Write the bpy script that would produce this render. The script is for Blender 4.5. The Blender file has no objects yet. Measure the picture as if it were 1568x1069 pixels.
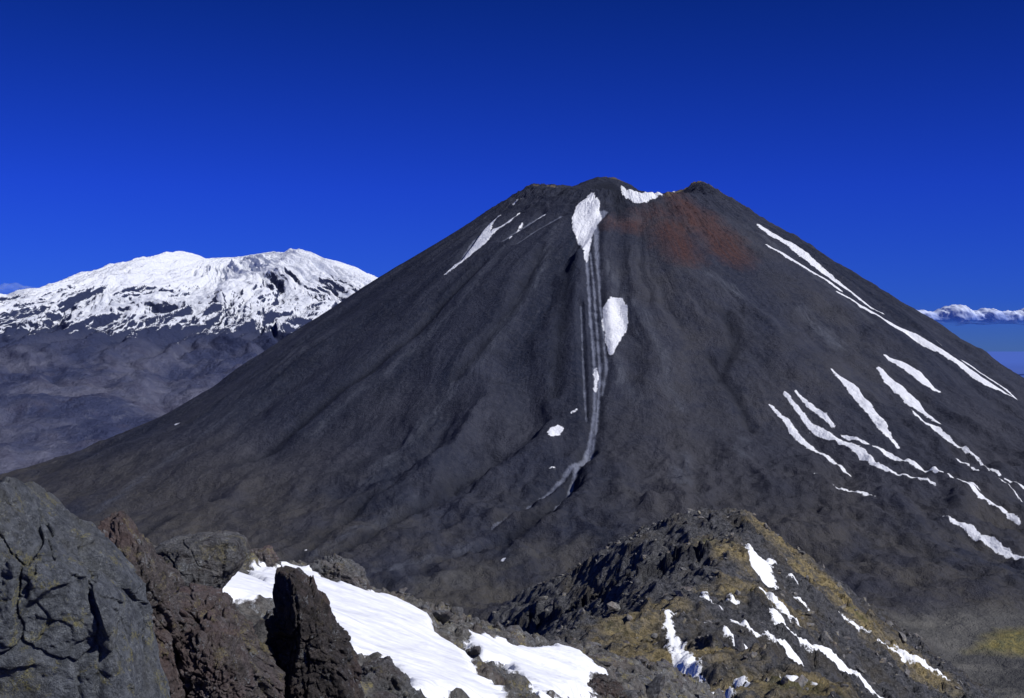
import bpy, math, random
import numpy as np
from mathutils import Vector
F=2000.0; CU=784.0; CV=534.5
rng=np.random.default_rng(7)
scene=bpy.context.scene
# ------------------------------------------------------------------ noise
def h32(x,y,z,seed):
    n=(x.astype(np.int64)*374761393+y.astype(np.int64)*668265263+z.astype(np.int64)*1440662683+seed*974711)&0xffffffff
    n=n.astype(np.uint32)
    n=(n^(n>>np.uint32(13)))*np.uint32(1274126177)
    n=(n^(n>>np.uint32(15)))*np.uint32(2246822519)
    return n^(n>>np.uint32(16))
_a=np.arange(16)*math.pi/8
GX=np.cos(_a)*1.5; GY=np.sin(_a)*1.5
def perlin2(x,y,seed=0):
    x=np.asarray(x,float); y=np.asarray(y,float)
    ix=np.floor(x); iy=np.floor(y); fx=x-ix; fy=y-iy
    ix=ix.astype(np.int64); iy=iy.astype(np.int64)
    u=fx*fx*fx*(fx*(fx*6-15)+10); v=fy*fy*fy*(fy*(fy*6-15)+10)
    z0=np.zeros_like(ix)
    def g(a,b):
        h=h32(ix+a,iy+b,z0,seed)&np.uint32(15)
        return GX[h]*(fx-a)+GY[h]*(fy-b)
    a=g(0,0); b=g(1,0); c=g(0,1); d=g(1,1)
    return (a+(b-a)*u)*(1-v)+(c+(d-c)*u)*v
def fbm2(x,y,oct=5,seed=0,gain=0.5,ridged=False):
    s=0;a=1.0;t=0
    for i in range(oct):
        n=perlin2(x*2.03**i+17.3*i,y*2.03**i-9.1*i,seed+i)
        if ridged: n=1-2*np.abs(n)
        s=s+a*n; t+=a; a*=gain
    return s/t
G3=np.array([[1,1,0],[-1,1,0],[1,-1,0],[-1,-1,0],[1,0,1],[-1,0,1],[1,0,-1],[-1,0,-1],[0,1,1],[0,-1,1],[0,1,-1],[0,-1,-1],[1,1,0],[-1,1,0],[0,-1,1],[0,-1,-1]],float)
def perlin3(p,seed=0):
    i=np.floor(p); f=p-i; i=i.astype(np.int64)
    w=f*f*f*(f*(f*6-15)+10)
    def g(a,b,c):
        h=h32(i[:,0]+a,i[:,1]+b,i[:,2]+c,seed)&np.uint32(15)
        gr=G3[h]
        return gr[:,0]*(f[:,0]-a)+gr[:,1]*(f[:,1]-b)+gr[:,2]*(f[:,2]-c)
    r=0
    for a in (0,1):
        for b in (0,1):
            for c in (0,1):
                r=r+g(a,b,c)*(w[:,0] if a else 1-w[:,0])*(w[:,1] if b else 1-w[:,1])*(w[:,2] if c else 1-w[:,2])
    return r
def fbm3(p,oct=5,seed=0,gain=0.5,ridged=False):
    s=0;a=1.0;t=0
    for k in range(oct):
        n=perlin3(p*2.03**k+k*13.7,seed+k)
        if ridged: n=1-2*np.abs(n)
        s=s+a*n;t+=a;a*=gain
    return s/t
def worley3(p,seed=0):
    i=np.floor(p).astype(np.int64)
    f1=np.full(len(p),9.0); f2=f1.copy(); idv=np.zeros(len(p))
    for a in (-1,0,1):
        for b in (-1,0,1):
            for c in (-1,0,1):
                cx=i[:,0]+a; cy=i[:,1]+b; cz=i[:,2]+c
                h=h32(cx,cy,cz,seed)
                r1=(h&np.uint32(1023)).astype(float)/1023; r2=((h>>np.uint32(10))&np.uint32(1023)).astype(float)/1023; r3=((h>>np.uint32(20))&np.uint32(1023)).astype(float)/1023
                d=np.sqrt((cx+r1-p[:,0])**2+(cy+r2-p[:,1])**2+(cz+r3-p[:,2])**2)
                nb=d<f1
                f2=np.where(nb,f1,np.minimum(f2,d)); idv=np.where(nb,(h%np.uint32(997)).astype(float)/997,idv); f1=np.where(nb,d,f1)
    return f1,f2,idv
def worley2(x,y,seed=0):
    sh=x.shape
    f1,f2,i=worley3_flat(x.ravel(),y.ravel(),seed)
    return f1.reshape(sh),f2.reshape(sh),i.reshape(sh)
def worley3_flat(x,y,seed):
    ix=np.floor(x).astype(np.int64); iy=np.floor(y).astype(np.int64); z0=np.zeros_like(ix)
    f1=np.full(len(x),9.0); f2=f1.copy(); idv=np.zeros(len(x))
    for a in (-1,0,1):
        for b in (-1,0,1):
            cx=ix+a; cy=iy+b; h=h32(cx,cy,z0,seed)
            r1=(h&np.uint32(1023)).astype(float)/1023; r2=((h>>np.uint32(10))&np.uint32(1023)).astype(float)/1023
            d=np.sqrt((cx+r1-x)**2+(cy+r2-y)**2); nb=d<f1
            f2=np.where(nb,f1,np.minimum(f2,d)); idv=np.where(nb,(h%np.uint32(997)).astype(float)/997,idv); f1=np.where(nb,d,f1)
    return f1,f2,idv
def sst(a,b,x):
    t=np.clip((x-a)/(b-a),0,1); return t*t*(3-2*t)
# ------------------------------------------------------------------ thin plate spline
class TPS:
    def __init__(s,P,sc,reg=1e-4):
        P=np.array(P,float); s.sc=sc; s.c=P[:,:2]/sc; n=len(P)
        d=np.linalg.norm(s.c[:,None]-s.c[None],axis=2); K=np.where(d>0,d*d*np.log(d+1e-12),0)+np.eye(n)*reg
        A=np.zeros((n+3,n+3)); A[:n,:n]=K; A[:n,n]=1; A[:n,n+1:]=s.c; A[n,:n]=1; A[n+1:,:n]=s.c.T
        s.w=np.linalg.solve(A,np.concatenate([P[:,2],[0,0,0]]))
    def __call__(s,x,y):
        x=np.asarray(x,float)/s.sc; y=np.asarray(y,float)/s.sc; n=len(s.c)
        r=s.w[n]+s.w[n+1]*x+s.w[n+2]*y
        for (cx,cy),w in zip(s.c,s.w[:n]):
            d2=(x-cx)**2+(y-cy)**2
            r=r+w*0.5*d2*np.log(d2+1e-12)
        return r
def W(u,v,D): return ((u-CU)/F*D, D, -(v-CV)/F*D)
def cast_pixel(h,u,v,t0,t1,n=900):
    """cast the camera ray through an image pixel onto the terrain -> plan position"""
    t=np.geomspace(t0,t1,n); dx=(u-CU)/F; dz=-(v-CV)/F
    gap=dz*t-h(dx*t,t)
    k=np.where(gap<0)[0]
    if len(k) and k[0]>0:
        k=k[0]; a=gap[k-1]/(gap[k-1]-gap[k]); tt=t[k-1]+a*(t[k]-t[k-1])
    elif len(k): tt=t[0]
    else: tt=t[np.argmin(gap)]
    return dx*tt,tt
def strokes_sd(X,Y,strokes,M):
    sd=np.full(X.shape,-float(M))
    for st in strokes:
        segs=list(zip(st[:-1],st[1:])) if len(st)>1 else [(st[0],st[0])]
        for a,b in segs:
            m=M+max(a[2],b[2])
            k=np.where((X>min(a[0],b[0])-m)&(X<max(a[0],b[0])+m)&(Y>min(a[1],b[1])-m)&(Y<max(a[1],b[1])+m))
            if len(k[0])==0: continue
            x=X[k];y=Y[k]; dx=b[0]-a[0]; dy=b[1]-a[1]; L=dx*dx+dy*dy+1e-9
            t=np.clip(((x-a[0])*dx+(y-a[1])*dy)/L,0,1)
            d=np.hypot(x-a[0]-t*dx,y-a[1]-t*dy)
            sd[k]=np.maximum(sd[k],a[2]+(b[2]-a[2])*t-d)
    return sd
def poly_sd(X,Y,P):
    P=np.array(P); inside=np.zeros(X.shape,bool); d=np.full(X.shape,1e9)
    n=len(P)
    for i in range(n):
        a=P[i]; b=P[(i+1)%n]
        c=((a[1]>Y)!=(b[1]>Y))
        xi=(b[0]-a[0])*(Y-a[1])/((b[1]-a[1]) if b[1]!=a[1] else 1e-9)+a[0]
        inside^=(c&(X<xi))
        dx=b[0]-a[0];dy=b[1]-a[1];t=np.clip(((X-a[0])*dx+(Y-a[1])*dy)/(dx*dx+dy*dy+1e-9),0,1)
        d=np.minimum(d,np.hypot(X-a[0]-t*dx,Y-a[1]-t*dy))
    return np.where(inside,d,-d)
def place(h,strokes,t0,t1,wm=1.0):
    out=[]
    for st in strokes:
        o=[]
        for (u,v,w) in st:
            x,y=cast_pixel(h,u,v,t0,t1); o.append((x,y,0.5*w*wm*y/F))
        out.append(o)
    return out
# ------------------------------------------------------------------ mesh helpers
def mesh_obj(name,V,Q,mat,smooth=True,attrs=None,tri=False):
    me=bpy.data.meshes.new(name); k=3 if tri else 4
    me.vertices.add(len(V)); me.vertices.foreach_set('co',np.asarray(V,np.float32).ravel())
    me.loops.add(len(Q)*k); me.loops.foreach_set('vertex_index',np.asarray(Q,np.int32).ravel())
    me.polygons.add(len(Q)); me.polygons.foreach_set('loop_start',np.arange(len(Q),dtype=np.int32)*k)
    me.polygons.foreach_set('use_smooth',np.full(len(Q),smooth))
    me.update(calc_edges=True)
    for kx,a in (attrs or {}).items():
        if a.ndim==1:
            at=me.attributes.new(kx,'FLOAT','POINT'); at.data.foreach_set('value',a.astype(np.float32))
        else:
            at=me.attributes.new(kx,'FLOAT_VECTOR','POINT'); at.data.foreach_set('vector',a.astype(np.float32).ravel())
    me.materials.append(mat)
    ob=bpy.data.objects.new(name,me); scene.collection.objects.link(ob); return ob
def grid_quads(nr,nc,flip=False):
    i=np.arange(nr-1)[:,None]*nc+np.arange(nc-1)[None]
    i=i.ravel(); q=np.stack([i,i+1,i+nc+1,i+nc],1)
    return q[:,::-1] if flip else q
# ------------------------------------------------------------------ node helpers
class M:
    def __init__(s,name):
        s.m=bpy.data.materials.new(name); s.m.use_nodes=True; s.t=s.m.node_tree; s.t.nodes.clear()
        s.co=s.N('ShaderNodeTexCoord').outputs['Object']
    def N(s,t,**kw):
        n=s.t.nodes.new(t)
        for k,v in kw.items(): setattr(n,k,v)
        return n
    def put(s,sock,v):
        if isinstance(v,bpy.types.NodeSocket): s.t.links.new(v,sock)
        elif isinstance(v,tuple) and len(v)==3 and sock.type=='RGBA': sock.default_value=(*v,1)
        else: sock.default_value=v
    def attr(s,n,vec=False):
        a=s.N('ShaderNodeAttribute',attribute_name=n); return a.outputs['Vector' if vec else 'Fac']
    def noise(s,scale,det=5,rough=0.55,vec=None,dist=0.0):
        n=s.N('ShaderNodeTexNoise'); s.put(n.inputs['Vector'],vec or s.co); n.inputs['Scale'].default_value=scale
        n.inputs['Detail'].default_value=det; n.inputs['Roughness'].default_value=rough; n.inputs['Distortion'].default_value=dist
        return n.outputs['Fac']
    def vor(s,scale,vec=None,feature='F1',out='Distance'):
        n=s.N('ShaderNodeTexVoronoi',feature=feature); s.put(n.inputs['Vector'],vec or s.co); n.inputs['Scale'].default_value=scale
        return n.outputs[out]
    def math(s,op,a,b=0.0):
        n=s.N('ShaderNodeMath',operation=op); s.put(n.inputs[0],a); s.put(n.inputs[1],b); return n.outputs[0]
    def mr(s,v,a,b,c=0.0,d=1.0):
        n=s.N('ShaderNodeMapRange'); s.put(n.inputs[0],v)
        for i,x in enumerate((a,b,c,d)): n.inputs[i+1].default_value=x
        return n.outputs[0]
    def mix(s,f,a,b,bt='MIX'):
        n=s.N('ShaderNodeMix',data_type='RGBA',blend_type=bt); s.put(n.inputs[0],f); s.put(n.inputs[6],a); s.put(n.inputs[7],b); return n.outputs[2]
    def vscale(s,v,x,y,z):
        n=s.N('ShaderNodeMapping'); s.put(n.inputs['Vector'],v); n.inputs['Scale'].default_value=(x,y,z); return n.outputs[0]
    def xyz(s,v=None):
        n=s.N('ShaderNodeSeparateXYZ'); s.put(n.inputs[0],v or s.co); return n.outputs
    def bump(s,h,dist,strength=1.0,nrm=None):
        n=s.N('ShaderNodeBump'); s.put(n.inputs['Height'],h); s.put(n.inputs['Distance'],dist); s.put(n.inputs['Strength'],strength)
        if nrm is not None: s.put(n.inputs['Normal'],nrm)
        return n.outputs[0]
    def out(s,col,rough=0.9,nrm=None,spec=0.2,alpha=None):
        b=s.N('ShaderNodeBsdfPrincipled'); s.put(b.inputs['Base Color'],col); s.put(b.inputs['Roughness'],rough)
        b.inputs['Specular IOR Level'].default_value=spec
        if nrm is not None: s.put(b.inputs['Normal'],nrm)
        if alpha is not None: s.put(b.inputs['Alpha'],alpha)
        o=s.N('ShaderNodeOutputMaterial'); s.t.links.new(b.outputs[0],o.inputs[0]); return s.m

# ================================================================== VOLCANO
CX,CY=258.0,3200.0
PR=np.array([0,200,400,600,800,920,1080,1300,1510,1900,2500,3200,5000,9000.])
PZf=np.array([529,405,280,155,20,-62,-160,-248,-298,-335,-350,-360,-700,-790.])
PZb=np.array([529,405,280,155,20,-62,-160,-250,-312,-425,-560,-650,-760,-800.])
_rr=np.linspace(0,9000,4501)
def _sm(z):
    y=np.interp(_rr,PR,z); k=np.hanning(81); k/=k.sum(); yp=np.pad(y,40,mode='reflect',reflect_type='odd'); return np.convolve(yp,k,'valid')
PF=_sm(PZf); PB=_sm(PZb)
cap=TPS([(-218,0,408),(-190,0,394),(-150,0,396),(-120,-100,383),(-100,-185,362),(-40,-215,352),(10,-215,336),(70,-215,314),(130,-190,332),(170,-150,360),(212,0,412),(240,0,404),(190,-100,388),(150,10,382),
 (-24,40,426),(-70,30,417),(25,40,410),(-110,20,397),(75,75,394),(75,-5,348),(60,-90,314),(110,140,391),(50,150,391),(-50,200,385),(220,150,385),(-200,150,385),(0,260,380),(-260,-60,390),(260,-80,390),(0,-320,330),(-300,200,380),(300,200,380)],100.0)
def volc_base(x,y):
    lx=x-CX; ly=y-CY; r=np.hypot(lx,ly)+1e-6
    s=(-ly+0.5*lx)/r
    wf=sst(0.15,0.8,s)
    f=np.interp(r,_rr,PF)*wf+np.interp(r,_rr,PB)*(1-wf)
    near=r<420
    c=np.full(np.shape(f),9999.0)
    if np.any(near):
        c=np.where(near,cap(np.where(near,lx,0),np.where(near,ly,0)),9999.0)
        c=c+sst(260,420,r)*400
    k=3.0
    m=np.minimum(f,c)
    return m-k*np.log(1+np.exp(-np.abs(f-c)/k))
nF,nB=1500,260
th=np.concatenate([np.linspace(-math.pi,-math.pi*0.56,nB//2,endpoint=False),np.linspace(-math.pi*0.56,math.pi*0.56,nF,endpoint=False),np.linspace(math.pi*0.56,math.pi,nB//2)])
rad=np.concatenate([[0.01],np.linspace(4,2300,560),np.geomspace(2310,9000,60)])
TH,R=np.meshgrid(th,rad)   # theta=0 faces -Y
X=CX+R*np.sin(TH); Y=CY-R*np.cos(TH)
Z=volc_base(X,Y)
slope=sst(200,420,R)*(1-sst(1250,1900,R))
warp=fbm2(X/480,Y/480,5,5)*0.26
mod=0.1+1.5*sst(-0.15,0.45,fbm2(X/330,Y/330,4,6))
ribs=perlin2((TH+warp)*6+3,R*0.0010,11)*22+perlin2((TH+warp*0.8)*13,R*0.0018,12)*12*mod+perlin2((TH+warp)*31,R*0.0035,13)*3.2*mod
Z+=ribs*slope*np.clip(R/800,0.25,1.15)*(1-0.5*sst(1.1,1.5,np.abs(TH)))
Z+=fbm2(X/80,Y/80,6,21,0.6)*(3.0+10*sst(-0.1,0.4,TH))*slope*(0.4+1.0*sst(-0.2,0.3,fbm2(X/260,Y/260,3,8)))
Z+=(fbm2(X/40,Y/40,5,22,0.6,True)-0.35)*12*(1-sst(260,420,R))*sst(120,200,R)+fbm2(X/30,Y/30,5,23,0.6)*7*(1-sst(200,300,R))
vale=sst(1500,1750,R)*sst(0.0,0.25,TH)
low=sst(850,1250,R)*(1-sst(1900,2400,R))*(1-0.85*vale)
Z+=((fbm2(X/190,Y/190,6,31,0.6,True)-0.4)*26+fbm2(X/90,Y/90,6,33,0.62)*17)*low*(0.35+0.65*sst(-0.7,-0.1,TH))
Z+=fbm2(X/900,Y/900,7,35)*60*sst(2200,3500,R)
vs=[ # snow
 [(905,300,10),(899,316,36),(898,332,44),(895,347,36),(895,362,22),(898,378,10),(898,398,4)],[(912,305,8),(914,335,14),(908,345,8)],
 [(944,453,22),(942,468,38),(942,490,38),(939,510,26),(937,530,12),(936,541,5)],
 [(955,288,8),(965,296,26),(978,302,26),(995,299,14),(1010,297,8),(1032,290,5)],
 [(765,328,6),(750,345,11),(742,360,18),(733,375,24),(715,392,16),(700,405,9),(683,421,4)],
 [(795,323,7),(778,340,8),(757,352,10),(744,368,9)],[(797,306,3),(787,311,5)],[(835,330,3),(818,338,5),(797,350,3)],[(800,340,2),(780,365,3)],
 [(1163,346,7),(1182,358,15),(1210,375,20),(1240,397,20),(1270,419,17),(1290,434,13),(1320,456,9),(1350,476,8)],
 [(1176,376,7),(1200,389,12),(1235,409,12),(1262,427,10),(1286,444,8)],
 [(1283,448,6),(1320,468,11),(1360,490,15),(1400,513,17),(1440,540,16),(1480,568,18),(1510,588,24),(1545,608,10)],
 [(1430,520,4),(1480,550,8),(1540,590,7),(1568,615,7)],
 [(1275,578,6),(1300,602,18),(1322,628,20),(1342,656,20),(1360,682,12),(1376,702,5)],
 [(1358,545,9),(1380,560,20),(1405,577,22),(1437,600,6)],[(1348,563,10),(1365,582,22),(1390,604,28),(1415,626,20),(1438,647,8)],
 [(1400,640,7),(1430,652,14),(1460,676,8),(1495,700,6),(1530,727,5)],[(1540,733,6),(1568,743,9)],
 [(1180,618,5),(1205,640,11),(1225,668,15),(1255,694,12),(1300,729,5)],
 [(1202,603,5),(1220,625,10),(1245,655,16),(1275,676,16),(1300,695,19),(1325,715,17),(1345,735,9),(1390,750,6),(1430,768,5)],
 [(1218,602,4),(1240,625,10),(1262,645,12),(1276,659,6)],
 [(1290,675,6),(1330,695,12),(1365,712,15),(1400,730,15),(1440,752,15),(1490,776,16),(1525,788,13),(1558,805,8)],
 [(1278,756,7),(1295,763,15),(1315,772,7),(1340,781,3)],[(1445,811,5),(1480,822,13),(1515,835,16),(1568,856,12)],
 [(843,676,8),(850,668,16),(857,662,12)],[(876,635,4),(884,631,7)],[(912,562,5),(913,580,7),(911,595,4)],[(268,650,6),(273,649,5)],
 [(844,717,5),(849,716,5)],[(767,862,3),(774,862,3)],[(465,832,4),(470,831,4)],[(1480,762,8),(1495,770,10)],[(1565,760,3),(1500,722,3)],[(1248,745,5),(1255,746,3)],[(1450,702,4),(1500,735,4)]]
tracks=[[(898,385,5),(901,430,5),(904,480,4),(909,530,5),(912,590,5),(909,640,5),(902,680,7),(888,702,8)],
 [(904,385,2),(910,440,3),(914,500,3),(919,560,4),(917,600,4),(913,650,4),(905,690,5)],
 [(888,702,7),(850,730,6),(815,752,5),(780,786,4),(755,800,3)],[(888,702,6),(868,740,6),(845,775,4)],
 [(912,345,8),(915,395,6),(918,440,3),(924,500,2),(929,560,3),(922,600,2)],
 [(890,470,1),(893,560,1),(898,640,2)],[(925,320,12),(905,350,10),(897,390,7)],
 [(860,330,6),(820,350,4),(790,370,3)],[(830,325,6),(800,345,8),(770,365,4)],[(800,320,4),(762,345,5)],[(750,335,3),(700,400,5)]]
fans=[[(1135,660,4),(1138,680,12),(1140,705,16)],[(985,470,8),(992,500,12),(1020,540,10),(1018,585,14),(1045,625,8)],[(940,540,6),(955,580,14),(975,612,8)],[(560,880,14),(640,855,18),(720,825,8)],[(1230,470,20),(1280,520,24)],[(1090,420,14),(1130,450,20)],[(700,600,8),(640,660,14),(560,730,10)],[(1050,700,20),(1040,745,30)],[(980,330,10),(935,335,12),(900,340,10)],[(480,840,14),(560,800,16),(640,750,8)],
 [(770,380,6),(700,470,10),(600,560,12),(480,660,12)],[(850,350,6),(820,430,8),(760,520,12),(660,640,12)],[(1150,345,6),(1230,410,10),(1330,490,10)],[(930,400,6),(960,460,14),(990,520,8)],[(380,620,10),(260,700,14),(150,780,14)]]
dark=[[(900,690,14),(880,735,28),(840,785,28),(790,810,24),(720,835,20),(650,865,20),(580,895,16)],[(860,298,14),(885,290,26),(930,288,30),(948,310,18),(945,332,10)],  # second stroke here paints the crater interior's shade as darker colour
 [(760,690,14),(700,725,16),(620,780,20),(520,840,24),(440,880,20)],[(1110,480,14),(1125,520,16),(1100,570,8)],[(320,760,16),(240,800,26),(170,850,30)],[(560,760,8),(490,815,16),(400,880,18)],[(1085,540,6),(1120,590,12),(1150,650,6)],
 [(740,400,6),(640,500,14),(520,600,18),(380,700,20)],[(830,380,8),(780,480,14),(700,580,18)],[(870,400,10),(860,500,20),(850,600,18)]]
red=[[(1035,300,16),(1060,325,50),(1090,352,62),(1120,385,50)],[(1010,322,16),(965,338,18),(935,340,8)],[(1030,345,44),(1045,390,40)]]
yel=[[(1022,298,6),(1040,289,12),(1075,281,13),(1103,294,10)],[(815,286,6),(850,288,5)],[(905,272,4),(955,274,5)]]
lite=[[(1000,400,60),(1060,500,110),(1040,640,140),(1020,760,120)],[(1250,460,60),(1330,560,90),(1150,620,110)],[(990,330,20),(1150,370,40)]]
Xf,Yf=X,Y
def A(st,Mm,t0=900,t1=3400): return strokes_sd(Xf,Yf,place(volc_base,st,t0,t1),Mm)
snow=A(vs,25)
a_track=A(tracks,20); a_fan=A(fans,30); a_dark=A(dark,60); a_red=A(red,60); a_yel=A(yel,25); a_lite=A(lite,150)
def PA(pl): return np.maximum(poly_sd(Xf,Yf,[cast_pixel(volc_base,u,v,700,3400) for u,v in pl]),-150)
a_pale=PA([(1355,960),(1450,943),(1640,940),(1640,1080),(1500,1080),(1430,1015)]); a_moss=PA([(1480,995),(1525,972),(1580,962),(1600,1005),(1540,1004)])
a_pale=np.maximum(a_pale,PA([(560,885),(700,850),(900,810),(960,830),(900,860),(760,900),(600,920)])-75)
Z+=sst(-4,4,snow)*1.2-sst(-14,4,a_track)*10-sst(-14,10,a_dark)*9*slope
pol=np.stack([((TH+warp*0.5)*10).ravel(),(R*0.004).ravel(),np.zeros(R.size)],1)
m=M('scoria')
p=m.attr('pol',True)
def cn(x,k_): return m.math('MULTIPLY',m.math('SUBTRACT',x,0.5),k_)
s0=m.noise(0.9,5,0.62,m.vscale(p,1,0.4,1)); s1=m.noise(2.6,6,0.68,m.vscale(p,1,0.4,1)); s2=m.noise(9,4,0.65,m.vscale(p,1,0.3,1)); big=m.noise(0.0028,4,0.55); med=m.noise(0.02,6,0.7); fine=m.noise(0.12,5,0.72); grit=m.noise(0.5,3,0.75)
c=m.mix(m.mr(s0,0.40,0.58),(0.0125,0.0170,0.034),(0.029,0.0335,0.054))
c=m.mix(m.math('MULTIPLY',m.mr(s1,0.44,0.66),m.mr(big,0.35,0.6,0.3,0.85)),c,(0.042,0.047,0.070))
c=m.mix(m.math('MULTIPLY',m.mr(s2,0.50,0.72),m.mr(big,0.45,0.62,0.0,0.6)),c,(0.066,0.071,0.098))
def soft(name,a,b,ns=0.02,amp=30):
    return m.mr(m.math('ADD',m.attr(name),m.math('MULTIPLY',m.math('SUBTRACT',m.noise(ns,5,0.65),0.5),amp)),a,b)
c=m.mix(m.math('MULTIPLY',soft('lite',-110,60,0.008,160),m.mr(med,0.38,0.62,0.2,0.9)),c,(0.070,0.070,0.080))
xz=m.xyz()
hz=m.mr(xz[2],-40,-270)
c=m.mix(m.math('MULTIPLY',hz,m.mr(big,0.38,0.60,0.05,0.8)),c,(0.054,0.052,0.056))
c=m.mix(m.math('MULTIPLY',m.mr(xz[2],-180,-330),m.mr(m.noise(0.011,5,0.65),0.4,0.6,0,0.85)),c,(0.074,0.069,0.060))
c=m.mix(m.mr(med,0.48,0.68,0.0,0.5),c,(0.012,0.0145,0.024))
c=m.mix(m.mr(fine,0.45,0.7,0.0,0.4),c,(0.068,0.070,0.088))
c=m.mix(m.math('MULTIPLY',m.mr(grit,0.66,0.74),0.35),c,(0.15,0.145,0.15))
c=m.mix(m.math('MULTIPLY',soft('dark',-12,14,0.03,36),0.65),c,(0.0095,0.0115,0.019))
c=m.mix(m.math('MULTIPLY',soft('fan',-12,10,0.04,44),m.mr(s2,0.4,0.6,0.1,0.55)),c,(0.10,0.110,0.140))
c=m.mix(m.math('MULTIPLY',soft('red',-36,22,0.015,80),m.mr(s2,0.35,0.6,0.45,0.85)),c,m.mix(m.mr(fine,0.35,0.6),(0.048,0.026,0.026),(0.088,0.042,0.036)))
c=m.mix(m.math('MULTIPLY',soft('yel',-8,8,0.03,22),0.8),c,(0.20,0.155,0.095))
c=m.mix(m.math('MULTIPLY',soft('track',-1.8,1.8,0.05,9),m.mr(s2,0.3,0.6,0.45,0.9)),c,(0.20,0.22,0.29))
c=m.mix(m.math('MULTIPLY',soft('pale',-40,30,0.01,60),0.85),c,m.mix(m.mr(m.noise(0.01,6,0.6,m.vscale(m.co,0.35,1,1)),0.4,0.6),(0.075,0.076,0.077),(0.155,0.152,0.140)))
c=m.mix(m.math('MULTIPLY',soft('moss',-10,15,0.03,50),0.8),c,m.mix(m.mr(fine,0.4,0.6),(0.24,0.20,0.065),(0.11,0.11,0.05)))
sn=m.math('ADD',m.attr('snow'),m.math('MULTIPLY',m.math('SUBTRACT',m.noise(0.07,7,0.75),0.50),14))
sn=m.math('ADD',sn,m.math('MULTIPLY',m.math('SUBTRACT',m.noise(14,4,0.65,m.vscale(p,1,0.7,1)),0.5),10))
sf=m.mr(sn,-0.3,0.6)
c=m.mix(sf,c,m.mix(m.mr(med,0.4,0.65),(0.80,0.82,0.86),(0.70,0.72,0.78)))
hb=m.math('ADD',m.math('ADD',m.math('MULTIPLY',fine,1.0),m.math('MULTIPLY',med,1.9)),m.math('MULTIPLY',grit,0.3))
hb=m.math('ADD',hb,m.math('ADD',m.math('MULTIPLY',s1,0.7),m.math('MULTIPLY',s2,0.3)))
b=m.bump(hb,6.0,0.9)
mesh_obj('volcano',np.stack([X.ravel(),Y.ravel(),Z.ravel()],1),grid_quads(*X.shape),m.out(c,0.95,b,0.1),True,
  dict(snow=snow.ravel(),track=a_track.ravel(),fan=a_fan.ravel(),dark=a_dark.ravel(),red=a_red.ravel(),yel=a_yel.ravel(),pale=a_pale.ravel(),moss=a_moss.ravel(),lite=a_lite.ravel(),pol=pol))

# ================================================================== SNOWY MASSIF
SD=13000.; SX=(370-CU)/F*SD; k=SD/F
sil=[(-1200,600),(-700,560),(-300,520),(0,478),(35,470),(70,464),(130,442),(180,426),(213,414),(240,405),(262,396),(285,388),(300,391),(318,399),(340,397),(372,396),(400,391),(430,388),(447,390),(460,384),(480,392),(500,404),(530,417),(575,440),(640,470),(760,540),(900,600),(1500,660)]
sx=np.array([(u-370)*k for u,v in sil]); sz=np.array([(CV-v)*k for u,v in sil])
pr=np.array([0,500,1000,1500,2400,3500,5000,6500,9000,12000,16000.]); pz=np.array([1010,930,790,640,400,150,-150,-400,-650,-760,-800.])
r_=np.concatenate([np.linspace(0,7600,620),np.geomspace(7620,15000,40)]); t_=np.linspace(-math.pi,math.pi,1500)
TT,RR=np.meshgrid(t_,r_); lx=RR*np.sin(TT); ly=-RR*np.cos(TT)
S=np.interp(lx,sx,sz); g=np.interp(-S,-pz,pr)
re=np.sqrt(ly**2+g**2+120**2)-40
H=np.interp(re,pr,pz)
wl=fbm2(lx/2000,ly/2000,4,3)*0.35
rid=(fbm2((TT+wl)*5.5,RR/3000,3,41,0.5,True)*120+fbm2((TT+wl)*22,RR/1500,4,46,0.55)*85)*sst(300,1500,RR)*(1-0.75*sst(3800,6500,RR))
H+=rid-35*sst(400,1800,RR)+(fbm2(lx/420,ly/420,6,43,0.6)*50+fbm2(lx/160,ly/160,5,44,0.6)*28)*sst(50,900,np.abs(ly))+fbm2(lx/90,ly/90,4,47,0.6)*9
H+=(fbm2(lx/1300,ly/1300,7,45,0.55)*90+(fbm2(lx/500,ly/500,5,48,0.5,True)-0.4)*45)*sst(3300,5600,RR)
bare=np.exp(-(((lx-700)/120)**2+((ly+1500)/650)**2))*480+np.exp(-(((lx-1080)/160)**2+((ly+1300)/600)**2))*300
m=M('snowy_mountain_rock'); xz=m.xyz()
pa=m.attr('pol',True)
rk=m.math('ADD',cn(m.noise(0.010,8,0.76),950.0),m.math('ADD',cn(m.noise(9,5,0.70,m.vscale(pa,1,0.35,1)),1500.0),cn(m.noise(2.5,4,0.6,m.vscale(pa,1,0.5,1)),450.0)))
nn=m.N('ShaderNodeNewGeometry').outputs['Normal']; nz=m.xyz(nn)[2]
hh=m.math('ADD',m.mr(xz[2],0,1000,-150,730),rk)
hh=m.math('ADD',hh,m.math('MULTIPLY',m.math('SUBTRACT',nz,0.90),800))
hh=m.math('ADD',hh,m.mr(xz[2],450,830,0,400))
hh=m.math('ADD',hh,m.mr(xz[2],-60,150,-520,0))
hh=m.math('SUBTRACT',hh,m.attr('bare'))
sf=m.mr(hh,-30,50)
low=m.mix(m.mr(m.noise(0.0012,7,0.65),0.44,0.58),(0.044,0.054,0.112),(0.118,0.124,0.180))  # bluish lower slopes: aerial haze put into the base colour
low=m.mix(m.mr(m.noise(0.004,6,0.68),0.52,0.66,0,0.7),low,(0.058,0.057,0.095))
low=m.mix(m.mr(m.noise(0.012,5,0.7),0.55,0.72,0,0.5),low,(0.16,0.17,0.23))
rock=m.mix(m.mr(xz[2],-100,150),low,(0.030,0.040,0.092))  # navy upper rock carries the same painted haze tint
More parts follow.
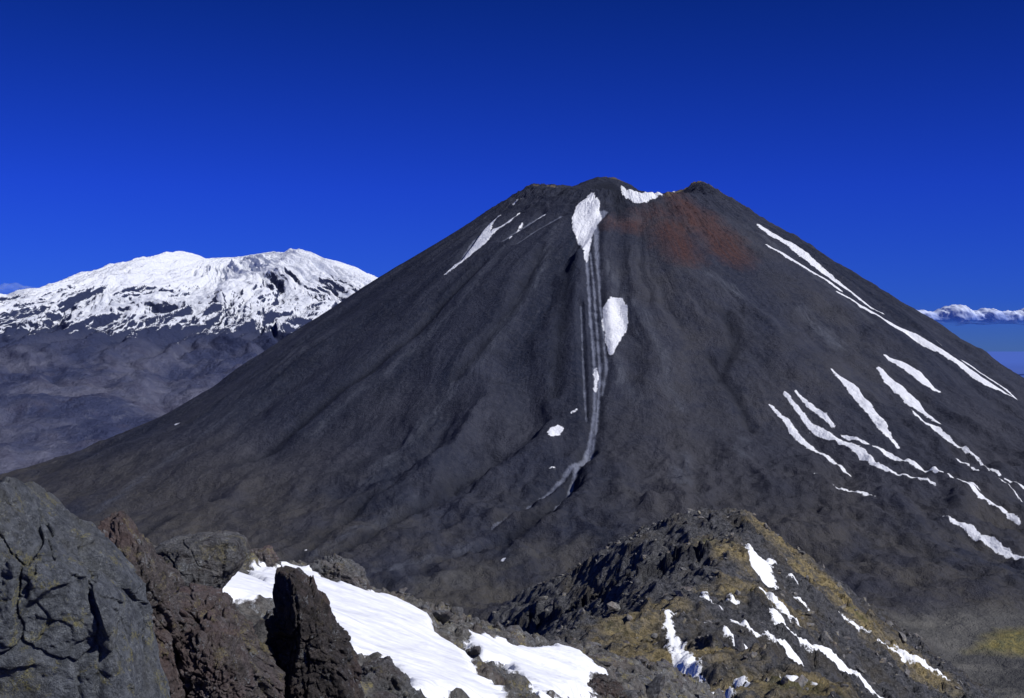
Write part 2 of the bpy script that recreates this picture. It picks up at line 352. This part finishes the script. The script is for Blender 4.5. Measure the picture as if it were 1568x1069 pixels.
c=m.mix(sf,rock,m.mix(m.mr(m.noise(0.006,5,0.7),0.45,0.7),(0.80,0.83,0.90),(0.74,0.78,0.88)))
b=m.bump(m.noise(0.010,7,0.72),90.0,0.8)
XX=SX+lx; YY=SD+ly
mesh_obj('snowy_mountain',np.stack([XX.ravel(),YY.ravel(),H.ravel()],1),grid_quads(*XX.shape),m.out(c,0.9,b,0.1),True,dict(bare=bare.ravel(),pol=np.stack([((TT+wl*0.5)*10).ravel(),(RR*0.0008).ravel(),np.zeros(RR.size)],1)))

# ================================================================== GROUND SHEET
t_=np.linspace(0,2*math.pi,181); r_=np.concatenate([[0.1],np.geomspace(500,450000,60)])
TT,RR=np.meshgrid(t_,r_); gx=RR*np.cos(TT); gy=RR*np.sin(TT); gz=-815+fbm2(gx/3000,gy/3000,4,77)*15
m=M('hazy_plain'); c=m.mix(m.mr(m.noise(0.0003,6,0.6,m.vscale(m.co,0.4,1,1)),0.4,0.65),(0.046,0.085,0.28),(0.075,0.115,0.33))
xz=m.xyz(); c=m.mix(m.mr(xz[1],12000,80000),c,(0.070,0.135,0.46))  # distance haze painted into the base colour, bluer further out
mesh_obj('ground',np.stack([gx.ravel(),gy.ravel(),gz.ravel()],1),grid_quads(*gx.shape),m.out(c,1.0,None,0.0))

# ================================================================== ROCKY RIDGE (mid distance)
P=[W(*q) for q in [(1060,790,360),(1000,808,365),(940,836,370),(860,876,380),(780,944,390),(720,994,395),(1130,787,350),(1170,808,350),(1250,874,340),(1330,938,330),(1420,1004,320),(1500,1069,310),
 (1110,850,300),(1060,885,270),(1010,918,240),(950,960,210),(890,1003,190),(840,1050,170),(1000,893,300),(900,935,310),(820,970,330),(760,990,345),(900,975,260),(960,935,265),
 (1150,900,260),(1100,1000,180),(1000,1060,150),(1200,1060,200),(1300,1050,240),(1400,1062,270),(1210,950,250),(1260,965,285),(1340,1010,290)]]
P+=[(0,60,-20),(-30,60,-38),(45,60,-38),(-28,300,-100),(-60,300,-120),(-60,200,-100),(-80,400,-180),(0,460,-150),(70,450,-125),(130,430,-140),(200,400,-165),(250,300,-170),(200,200,-130),(150,120,-90),(80,60,-55),(-60,100,-70),(280,420,-230),(0,10,-12),(30,0,-20),(-30,0,-15),(-20,150,-62)]
rt=TPS(P,100.0)
def ridge_base(x,y):
    e=np.hypot((x-70)/260,(y-230)/260)
    return rt(x,y)*(1-sst(0.95,2.3,e))+(-372)*sst(0.95,2.3,e)
def ridge_h(x,y):
    h=ridge_base(x,y)-0.8
    ax=x+fbm2(x/12,y/12,3,60)*5; ay=y+fbm2(x/12,y/12,3,61)*5
    h=h+(fbm2(x/34,y/34,6,51,0.60,True)-0.35)*5.6+fbm2(x/9,y/9,6,52,0.65)*2.5
    f1,f2,i=worley2(ax/5.5,ay/7.0,53); h=h+(i-0.5)*1.5
    f1,f2,i=worley2(ax/1.9,ay/1.9,54); h=h+(i-0.5)*0.40-0.1*f1
    return h+fbm2(x/1.6,y/1.6,3,55,0.6)*0.4
def graded(lo,a,b,hi,st,n): 
    return np.concatenate([a-np.geomspace(1,a-lo+1,n)[::-1]+1-st,np.arange(a,b,st),b+np.geomspace(1,hi-b+1,n)-1+st])
gx=graded(-700,-50,135,900,0.36,60); gy=graded(-400,125,400,1000,0.42,60)
X,Y=np.meshgrid(gx,gy); Z=ridge_h(X,Y)
rs=[[(1148,845,10),(1155,856,20),(1168,875,30),(1175,885,10)],[(1165,868,8),(1185,864,13),(1200,874,9)],[(1170,908,9),(1190,928,18),(1205,945,14),(1245,968,9)],
 [(1190,945,18),(1205,965,32),(1235,990,42),(1262,1008,32),(1300,1030,32),(1345,1055,34),(1370,1075,30)],[(1185,985,18),(1215,1005,24)],[(1125,962,9),(1150,978,14),(1180,990,14)],[(1120,990,18),(1140,1005,26),(1160,1014,10)],
 [(1275,972,8),(1300,992,16),(1318,1004,10)],[(1350,988,9),(1385,1008,16),(1420,1030,15),(1465,1058,9)],[(1375,1040,14),(1420,1062,18)],[(1075,915,10),(1082,928,10)],[(1080,962,14),(1094,967,10)],[(1095,937,8),(1100,940,8)],[(1120,915,8),(1126,918,8)],
 [(1022,945,6),(1030,975,14),(1045,1000,20),(1062,1025,22)],[(960,1055,24),(1010,1062,34),(1060,1052,34),(1100,1062,38)],[(1075,1028,18),(1090,1045,26)],[(1250,1062,12),(1290,1075,16)],[(1220,912,6),(1235,925,7)],[(1240,1030,12),(1262,1045,14)],[(1310,960,6),(1330,972,7)],
 [(1130,1030,10),(1150,1045,14)],[(1210,890,5),(1218,896,6)],[(1290,945,5),(1300,953,6)],[(1190,1040,10),(1215,1052,12)],[(1400,1012,6),(1412,1020,7)]]
ys=[[(1170,810,36),(1250,885,80),(1330,955,90),(1400,1015,90)],[(1010,930,44),(965,965,60),(1000,1000,110),(1080,1000,120)],[(1130,1050,130),(1250,1060,110)],[(1120,900,50),(1200,925,80)],[(900,1000,24),(960,950,36)],[(1080,830,20),(1130,860,30)]]
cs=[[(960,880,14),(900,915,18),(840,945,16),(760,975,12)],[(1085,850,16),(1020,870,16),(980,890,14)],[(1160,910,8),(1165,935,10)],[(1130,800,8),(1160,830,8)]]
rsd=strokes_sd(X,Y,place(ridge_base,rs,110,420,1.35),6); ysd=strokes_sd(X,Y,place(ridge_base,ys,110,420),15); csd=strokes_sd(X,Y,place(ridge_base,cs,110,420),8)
Z+=sst(-0.5,1,rsd)*0.3
f1,f2,idc=worley2(X/1.6,Y/3.2,57)
Z+=sst(-3,1,csd)*((idc-0.3)*4.2)
m=M('ridge_rock'); 
n1=m.noise(0.09,6,0.65); n2=m.noise(0.9,7,0.76)
c=m.mix(m.mr(n2,0.38,0.62),(0.026,0.029,0.037),(0.175,0.178,0.195))
c=m.mix(m.mr(n1,0.50,0.66,0,0.6),c,(0.11,0.092,0.062))
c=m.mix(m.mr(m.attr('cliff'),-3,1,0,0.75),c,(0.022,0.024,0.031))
yf=m.mr(m.math('ADD',m.attr('yel'),m.math('MULTIPLY',m.math('SUBTRACT',m.noise(0.14,6,0.72),0.46),28)),-4,5)
yc=m.mix(m.mr(n2,0.38,0.58),(0.12,0.10,0.052),(0.54,0.43,0.21))
yc=m.mix(m.mr(m.noise(0.3,5,0.72),0.52,0.64),yc,(0.16,0.155,0.14))
yc=m.mix(m.mr(m.noise(0.11,5,0.72),0.56,0.64,0,0.7),yc,(0.18,0.18,0.07))
c=m.mix(m.math('MULTIPLY',yf,0.85),c,yc)
c=m.mix(m.math('MULTIPLY',m.mr(m.noise(3.0,4,0.7),0.58,0.66),0.5),c,(0.36,0.35,0.34))
sf=m.mr(m.math('ADD',m.attr('snow'),m.math('MULTIPLY',m.math('SUBTRACT',m.noise(0.45,7,0.75),0.50),5.5)),-0.1,0.15)
c=m.mix(sf,c,(0.80,0.82,0.85))
b=m.bump(m.math('ADD',n2,m.math('MULTIPLY',m.noise(4,4,0.7),0.35)),m.mr(sf,0,1,2.2,0.25),1.0)
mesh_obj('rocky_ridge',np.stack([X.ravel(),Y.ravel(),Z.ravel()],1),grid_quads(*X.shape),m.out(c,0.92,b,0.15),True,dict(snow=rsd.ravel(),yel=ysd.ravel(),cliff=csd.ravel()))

# ================================================================== NEAR GROUND
NP=[W(*q) for q in [(0,1069,5.2),(200,1069,6.2),(400,1069,7),(600,1069,9.5),(800,1069,14.5),(950,1072,21),(200,960,9),(400,960,12),(600,980,16),(750,1010,20),(850,1040,22),
 (200,850,14),(350,872,17.5),(450,872,20),(560,904,24),(640,938,25),(700,966,26),(800,996,28),(900,1023,30),(960,1046,31)]]
NP+=[(0,0,-1.7),(-3,0,-1.5),(-8,3,-1.3),(-8,10,-1.9),(-10,20,-4),(4,0,-2.5),(6,6,-5),(8,15,-9),(10,25,-13),(4,36,-13),(-2,38,-13),(-6,30,-9.5),(-4.5,25,-6),(10,40,-20),(-12,40,-16),(2.5,32,-9.5),(-1.5,31,-9)]
nt=TPS(NP,10.0)
snowp=[[(325,912),(345,884),(395,874),(440,868),(468,872),(488,888),(515,900),(555,905),(600,918),(640,938),(668,965),(668,985),(705,1005),(745,1045),(785,1075),(620,1075),(600,1040),(590,1014),(560,1008),(538,1014),(525,985),(500,960),(480,935),(455,925),(425,930),(380,930)],
 [(716,970),(760,983),(800,994),(860,993),(893,1003),(920,1030),(903,1048),(888,1075),(825,1075),(800,1045),(772,1020),(728,1002)]]
def near_smooth(x,y): return nt(x,y)
sp=[[cast_pixel(near_smooth,u,v,4,34) for u,v in pl] for pl in snowp]
def near_sd(x,y):
    sd=np.maximum(poly_sd(x,y,sp[0]),poly_sd(x,y,sp[1]))
    return sd+fbm2(x/1.1,y/2.2,6,71,0.62)*0.42+0.03
def near_h(x,y,sd=None):
    if sd is None: sd=near_sd(x,y)
    mk=sst(-0.10,0.20,sd)
    h=near_smooth(x,y)
    e=np.maximum(np.abs(x)-9,0)/5; h=h-20*np.clip(e,0,1)**2-30*sst(38,46,y)
    ax=x+fbm2(x/1.2,y/1.2,3,72)*0.5; ay=y+fbm2(x/1.2,y/1.2,3,73)*0.5
    rough=(fbm2(x/2.2,y/2.2,6,74,0.6,True)-0.55)*0.46+fbm2(x/0.5,y/0.5,5,75,0.64)*0.15
    f1,f2,i=worley2(ax/0.8,ay/0.8,76); rough=rough+(i-0.6)*0.26-0.08*f1
    f1,f2,i=worley2(ax/0.28,ay/0.28,77); rough=rough+(i-0.5)*0.09-0.03*f1
    sm=fbm2(x/3.0,y/3.0,3,78)*0.14+fbm2(x/0.7,y/0.7,3,79)*0.03
    return h+rough*(1-mk)+(sm+0.10)*mk
gx=np.arange(-14,14,0.042); gy=np.concatenate([np.arange(-2,4,0.3),4*np.exp(np.arange(0,math.log(47/4.),0.0028))])
X,Y=np.meshgrid(gx,gy); sd=near_sd(X,Y); Z=near_h(X,Y,sd)
def rock_mat(name,dk,lt,lichen,lich_amt,sc=1.0,snow=False,warm=(0.10,0.06,0.045),warm_amt=0.3):
    m=M(name)
    n1=m.noise(1.6*sc,5,0.62); n2=m.noise(9*sc,8,0.78); n3=m.noise(45*sc,4,0.78)
    c=m.mix(m.mr(n2,0.38,0.62),dk,lt)
    c=m.mix(m.math('MULTIPLY',m.mr(n1,0.48,0.64),warm_amt),c,warm)
    l=m.math('MULTIPLY',m.mr(m.noise(3.5*sc,7,0.78,dist=0.2),0.55,0.59),m.mr(n3,0.42,0.56))
    c=m.mix(m.math('MULTIPLY',l,lich_amt),c,lichen)
    l2=m.math('MULTIPLY',m.mr(m.noise(8*sc,6,0.75),0.55,0.62),m.mr(m.noise(60*sc,3,0.7),0.44,0.56))
    c=m.mix(m.math('MULTIPLY',l2,0.7),c,(0.33,0.355,0.38))
    c=m.mix(m.mr(n3,0.44,0.32,0,0.7),c,(0.016,0.017,0.02))
    hgt=m.math('ADD',m.math('ADD',m.math('MULTIPLY',n2,0.07),m.math('MULTIPLY',n3,0.022)),m.math('MULTIPLY',m.vor(26*sc),0.010))
    if sc>1.5: hgt=m.math('MULTIPLY',hgt,0.85)
    if snow:
        sf=m.mr(m.math('ADD',m.attr('snow'),m.math('MULTIPLY',m.math('SUBTRACT',m.noise(5,6,0.7),0.5),0.40)),-0.01,0.03)
        c=m.mix(sf,c,m.mix(m.mr(m.noise(2.5,6,0.6),0.4,0.7),(0.78,0.80,0.84),(0.70,0.72,0.77)))
        hgt=m.mix(sf,hgt,m.math('ADD',m.math('MULTIPLY',m.noise(1.6,3,0.5),0.14),m.math('MULTIPLY',m.noise(9,4,0.6),0.014)))
    b=m.bump(hgt,1.0,1.0)
    return m.out(c,0.88,b,0.25)
mesh_obj('rocky_slope',np.stack([X.ravel(),Y.ravel(),Z.ravel()],1),grid_quads(*X.shape),
   rock_mat('slope_rubble',(0.038,0.037,0.039),(0.18,0.175,0.165),(0.30,0.26,0.11),0.7,0.8,True),True,dict(snow=sd.ravel()))

# ================================================================== BOULDERS
def ico(sub):
    import bmesh
    bm=bmesh.new(); bmesh.ops.create_icosphere(bm,subdivisions=sub,radius=1.0)
    V=np.array([v.co[:] for v in bm.verts]); T=np.array([[v.index for v in f.verts] for f in bm.faces]); bm.free(); return V/np.linalg.norm(V,axis=1)[:,None],T
ICO={s:ico(s) for s in (2,3,6,7)}
def poly_radius(Dv,N,d,beta=26):
    q=(Dv@N.T)/d[None]
    q=np.maximum(q,1e-3)
    mx=q.max(1,keepdims=True); s=mx[:,0]*(np.mean((q/mx)**beta,axis=1)*len(d))**(1/beta)
    return 1/s
def boulder(name,poly,D,thick,mat,seed,extra=(),sub=6,amp=1.0,tilt=0.35,recess=None,craggy=0.0):
    pts=np.array([[(u-CU)/F*D,-(v-CV)/F*D] for u,v in poly]); c=pts.mean(0)
    r=random.Random(seed); N=[];d=[]
    n=len(pts); area=sum(pts[i][0]*pts[(i+1)%n][1]-pts[(i+1)%n][0]*pts[i][1] for i in range(n))
    for i in range(n):
        a=pts[i];b=pts[(i+1)%n]; e=b-a; nn=np.array([e[1],-e[0]])*(1 if area>0 else -1); nn/=np.linalg.norm(nn)+1e-9
        dist=float(np.dot(nn,a-c)); dist=max(dist,0.02)
        N.append((nn[0],0,nn[1])); d.append(dist)
        for sgn in (-1,1):
            t=r.uniform(0.3,0.9); v=np.array([nn[0],sgn*t,nn[1]]); L=np.linalg.norm(v); N.append(tuple(v/L)); d.append((dist+t*thick*r.uniform(0.45,0.75))/L)
    for i in range(5):
        v=np.array([r.uniform(-tilt,tilt),-1,r.uniform(-tilt,tilt+0.2)]); v/=np.linalg.norm(v); N.append(tuple(v)); d.append(thick*r.uniform(0.75,1.0))
    N.append((0,1,0)); d.append(thick)
    for ex in extra:
        v=np.array(ex[:3],float); v/=np.linalg.norm(v); N.append(tuple(v)); d.append(ex[3])
    Dv,T=ICO[sub]; rad=poly_radius(Dv,np.array(N),np.array(d),90)
    V=Dv*rad[:,None]; size=(pts.max(0)-pts.min(0)).min()
    q=V/size+seed*7.1
    nr=Dv
    wv=np.stack([perlin3(q*4,1),perlin3(q*4,2),perlin3(q*4,3)],1)
    qa=(q*3.2+0.10*wv)*np.array([1,1,0.7])
    f1,f2,idv=worley3(qa,seed)
    g1,g2,idw=worley3(q*8+0.2*wv,seed+5)
    k1,k2,idk=worley3(q*22,seed+6)
    disp=(idv-0.5)*0.085-0.035*np.exp(-((f2-f1)/0.03)**2)+(idw-0.5)*0.036+(idk-0.5)*0.011+fbm3(q*2,5,seed,0.6)*0.08+fbm3(q*14,5,seed+9,0.65)*0.024
    if craggy: disp=disp+(fbm3(q*4.5,5,seed+12,0.6,True)-0.4)*0.07*craggy-0.05*craggy*np.exp(-((g2-g1)/0.06)**2)
    V=V+nr*(disp*size*amp)[:,None]
    if recess is not None:
        pr_=[((u-CU)/F*D-c[0],-(v-CV)/F*D-c[1]) for u,v in recess[0]]
        zs=[q_[1] for q_ in pr_]; s_=poly_sd(V[:,0],V[:,2],pr_)+fbm3(q*9,3,4)*0.012
        fr=(V[:,1]<0)
        V[:,1]+=np.where(fr,sst(-0.004,0.010,s_)*recess[1]*(0.05+0.95*np.clip((V[:,2]-min(zs))/(max(zs)-min(zs)),0,1)),0)
    V+=np.array([c[0],D,c[1]])
    return mesh_obj(name,V,T,mat,True,tri=True)
grey=rock_mat('lichen_boulder_rock',(0.062,0.070,0.085),(0.21,0.23,0.26),(0.32,0.29,0.11),0.7,2.6,warm=(0.15,0.145,0.12))
brown=rock_mat('brown_lava_rock',(0.042,0.037,0.038),(0.18,0.158,0.158),(0.29,0.25,0.11),0.6,2.2,warm=(0.16,0.105,0.10),warm_amt=0.5)
darkr=rock_mat('dark_lava_rock',(0.022,0.020,0.022),(0.095,0.082,0.080),(0.18,0.15,0.08),0.3,2.2,warm=(0.12,0.08,0.07),warm_amt=0.5)
mid=rock_mat('grey_lava_rock',(0.045,0.046,0.051),(0.17,0.172,0.18),(0.26,0.23,0.11),0.45,1.6)
boulder('boulder',[(-160,760),(-60,695),(0,712),(28,742),(62,738),(108,768),(158,815),(176,860),(200,960),(235,1069),(262,1180),(-160,1180)],4.6,0.36,grey,3,extra=[(0.25,-1,-0.12,0.30),(-0.1,-1,0.5,0.34)],sub=7,amp=0.8,craggy=0.15,
   recess=([(82,905),(120,880),(158,868),(185,920),(197,962),(190,990),(115,996),(62,955)],0.05))
boulder('boulder',[(148,840),(163,803),(186,797),(204,826),(238,872),(262,950),(285,1069),(290,1140),(150,1140)],5.6,0.22,brown,5,sub=7,amp=1.6,craggy=0.9)
boulder('boulder',[(232,846),(258,827),(340,818),(368,826),(376,850),(352,882),(326,915),(280,925),(240,890)],8.0,0.32,mid,8,sub=7,amp=0.7,craggy=0.15)
boulder('boulder',[(205,880),(240,858),(290,878),(330,925),(385,930),(412,960),(428,1069),(430,1170),(205,1170)],6.3,0.30,brown,12,sub=7,amp=1.3,craggy=0.8)
boulder('boulder',[(280,975),(320,950),(360,975),(380,1069),(380,1150),(270,1150)],5.7,0.2,brown,15,sub=7,amp=1.5,craggy=0.8)
boulder('boulder',[(407,925),(413,892),(425,876),(449,880),(476,902),(503,950),(532,1005),(548,1069),(556,1150),(398,1150),(410,1000)],6.6,0.28,darkr,21,extra=[(-0.8,-0.6,0.1,0.13)],sub=7,amp=1.1,craggy=0.6)
boulder('boulder',[(478,862),(508,853),(548,872),(562,900),(522,912),(488,896)],20.5,0.45,mid,25,sub=6,amp=1.5,craggy=0.8)
boulder('boulder',[(372,856),(388,843),(410,840),(424,858),(405,876),(374,878)],19,0.3,brown,28,sub=6,amp=1.5,craggy=0.8)
boulder('boulder',[(548,1026),(590,1014),(618,1034),(636,1069),(640,1120),(530,1120)],9.0,0.25,mid,31,sub=6,amp=1.3,craggy=0.4)
boulder('boulder',[(895,1046),(922,1036),(950,1050),(966,1080),(895,1090)],23,0.45,darkr,33,sub=6,amp=1.4,craggy=0.5)
boulder('boulder',[(170,860),(200,850),(235,860),(262,900),(250,990),(170,990)],7.2,0.3,brown,36,sub=6,amp=1.5,craggy=1.0)

# ================================================================== RUBBLE
def rubble(name,n,hf,xr,yr,size,mat,sub,seed,keep=None):
    r=np.random.default_rng(seed); Dv,T=ICO[sub]; var=[]
    for i in range(8):
        N=r.normal(size=(11,3)); N/=np.linalg.norm(N,axis=1)[:,None]; d=r.uniform(0.55,1.0,11)
        q=np.maximum((Dv@N.T)/d[None],0.3); var.append(Dv/(q.max(1))[:,None]*np.array([1,r.uniform(.6,1),r.uniform(.5,.8)]))
    xs=r.uniform(*xr,n); ys_=r.uniform(*yr,n)
    if keep is not None:
        kk=keep(xs,ys_); xs=xs[kk]; ys_=ys_[kk]
    zs=hf(xs,ys_); Vs=[];Ts=[];o=0
    for i in range(len(xs)):
        s=size[0]*(size[1]/size[0])**(r.random()**2.6)
        a,b,c=r.uniform(0,6.28),r.normal()*0.4,r.normal()*0.4
        Rz=np.array([[math.cos(a),-math.sin(a),0],[math.sin(a),math.cos(a),0],[0,0,1]]); Rx=np.array([[1,0,0],[0,math.cos(b),-math.sin(b)],[0,math.sin(b),math.cos(b)]]); Ry=np.array([[math.cos(c),0,math.sin(c)],[0,1,0],[-math.sin(c),0,math.cos(c)]])
        V=(var[i%8]*s)@(Rz@Rx@Ry).T+np.array([xs[i],ys_[i],zs[i]+s*0.1]); Vs.append(V); Ts.append(T+o); o+=len(V)
    mesh_obj(name,np.concatenate(Vs),np.concatenate(Ts),mat,False,tri=True)
rubble('loose_rocks',2600,near_h,(-7,5),(6,33),(0.03,0.24),mid,3,4,keep=lambda x,y:(near_sd(x,y)<-0.22))
rm=rock_mat('ridge_block_rock',(0.05,0.051,0.057),(0.18,0.175,0.17),(0.38,0.32,0.17),0.6,0.25)
RS=place(ridge_base,rs,110,420)
rubble('ridge_blocks',4200,ridge_h,(-20,125),(140,385),(0.15,1.0),rm,2,5,keep=lambda x,y:(strokes_sd(x,y,RS,6)<-1.2))

# ================================================================== CLOUD BANK
def cloud(name,D,u0,u1,vc,hv,seed,cols,alpha,step):
    s=D/F; us=np.arange(u0,u1,step); ang=np.linspace(0,2*math.pi,73)
    A_,U_=np.meshgrid(ang,us)
    env=np.clip(np.minimum((U_-u0)/14,(u1-U_)/14),0,1)**0.5
    prof=0.60+0.9*np.clip(fbm2(U_/40.0,U_*0,3,seed,0.4)+0.25,0,0.8)
    top=np.where(np.sin(A_)>0,1.0,0.35)
    rad_=hv*s*prof*env
    x=(U_-CU)/F*D; y=D+rad_*3*np.cos(A_); z=(CV-vc)*s+rad_*np.sin(A_)*top
    P3=np.stack([x.ravel(),y.ravel(),z.ravel()],1)
    q=P3/(11*s)*np.array([0.6,0.5,1]); n=0.35-np.abs(perlin3(q,seed))*0.9-np.abs(perlin3(q*2.3,seed+1))*0.30
    dr=np.stack([0*A_.ravel(),np.cos(A_).ravel(),np.sin(A_).ravel()*top.ravel()],1)
    P3+=dr*(n*hv*0.45*s*env.ravel())[:,None]
    m=M(name+'_vapour'); z0=(CV-vc)*s
    nz=m.noise(0.07/s,5,0.6,m.vscale(m.co,0.45,0.3,1))
    zz=m.math('ADD',m.xyz()[2],m.math('MULTIPLY',m.math('SUBTRACT',nz,0.5),hv*1.5*s))
    cc=m.mix(m.mr(zz,z0-hv*0.1*s,z0+hv*0.8*s),cols[0],cols[1])  # bluish haze painted on the cloud base, whiter towards the top
    al=m.mr(zz,z0-hv*0.45*s,z0+hv*0.6*s,0.0,alpha)
    return mesh_obj(name,P3,grid_quads(*A_.shape),m.out(cc,1.0,None,0.0,al),True)
cloud('cloud',40000.,1366,2050,491,19,11,((0.16,0.25,0.60),(0.60,0.66,0.82)),0.85,0.5)
cloud('cloud',40000.,-200,70,458,20,12,((0.06,0.14,0.50),(0.24,0.34,0.66)),0.22,0.5)

# ================================================================== LIGHT
sd_=Vector((0.67,-0.42,0.68)).normalized()
el=math.asin(sd_.z); az=math.atan2(sd_.x,sd_.y)
L=bpy.data.lights.new('sun','SUN'); L.energy=4.8; L.angle=math.radians(0.53); L.color=(1.0,0.97,0.92)
lo=bpy.data.objects.new('sun',L); scene.collection.objects.link(lo); lo.rotation_euler=sd_.to_track_quat('Z','Y').to_euler()
w=bpy.data.worlds.new('World'); scene.world=w; w.use_nodes=True; t=w.node_tree; t.nodes.clear()
sk=t.nodes.new('ShaderNodeTexSky'); sk.sky_type='NISHITA'; sk.sun_disc=False; sk.sun_elevation=el; sk.sun_rotation=az; sk.altitude=2000; sk.air_density=1.0; sk.dust_density=0.1; sk.ozone_density=3.0
tc=t.nodes.new('ShaderNodeTexCoord'); sp_=t.nodes.new('ShaderNodeSeparateXYZ'); t.links.new(tc.outputs['Generated'],sp_.inputs[0])
rp=t.nodes.new('ShaderNodeValToRGB'); t.links.new(sp_.outputs[2],rp.inputs[0]); cr=rp.color_ramp
cr.elements[0].position=0.0; cr.elements[0].color=(0.065,0.15,0.56,1)
cr.elements[1].position=1.0; cr.elements[1].color=(0.25,0.40,0.75,1)
for ps,cc in [(0.035,(0.042,0.125,0.68,1)),(0.12,(0.034,0.104,0.70,1)),(0.26,(0.016,0.075,0.42,1)),(0.5,(0.10,0.22,0.60,1))]:
    e=cr.elements.new(ps); e.color=cc
mx=t.nodes.new('ShaderNodeMix'); mx.data_type='RGBA'; mx.blend_type='MULTIPLY'; mx.inputs[0].default_value=1.0
t.links.new(sk.outputs[0],mx.inputs[6]); t.links.new(rp.outputs[0],mx.inputs[7])
bg=t.nodes.new('ShaderNodeBackground'); bg.inputs[1].default_value=0.12; t.links.new(mx.outputs[2],bg.inputs[0])
ow=t.nodes.new('ShaderNodeOutputWorld'); t.links.new(bg.outputs[0],ow.inputs[0])
scene.view_settings.view_transform='Standard'; scene.view_settings.look='None'; scene.view_settings.exposure=0
cam=bpy.data.cameras.new('camera'); cam.lens=36*F/1568; cam.sensor_width=36; cam.clip_start=0.1; cam.clip_end=900000
co=bpy.data.objects.new('camera',cam); scene.collection.objects.link(co); co.location=(0,0,0); co.rotation_euler=(math.radians(90),0,0); scene.camera=co
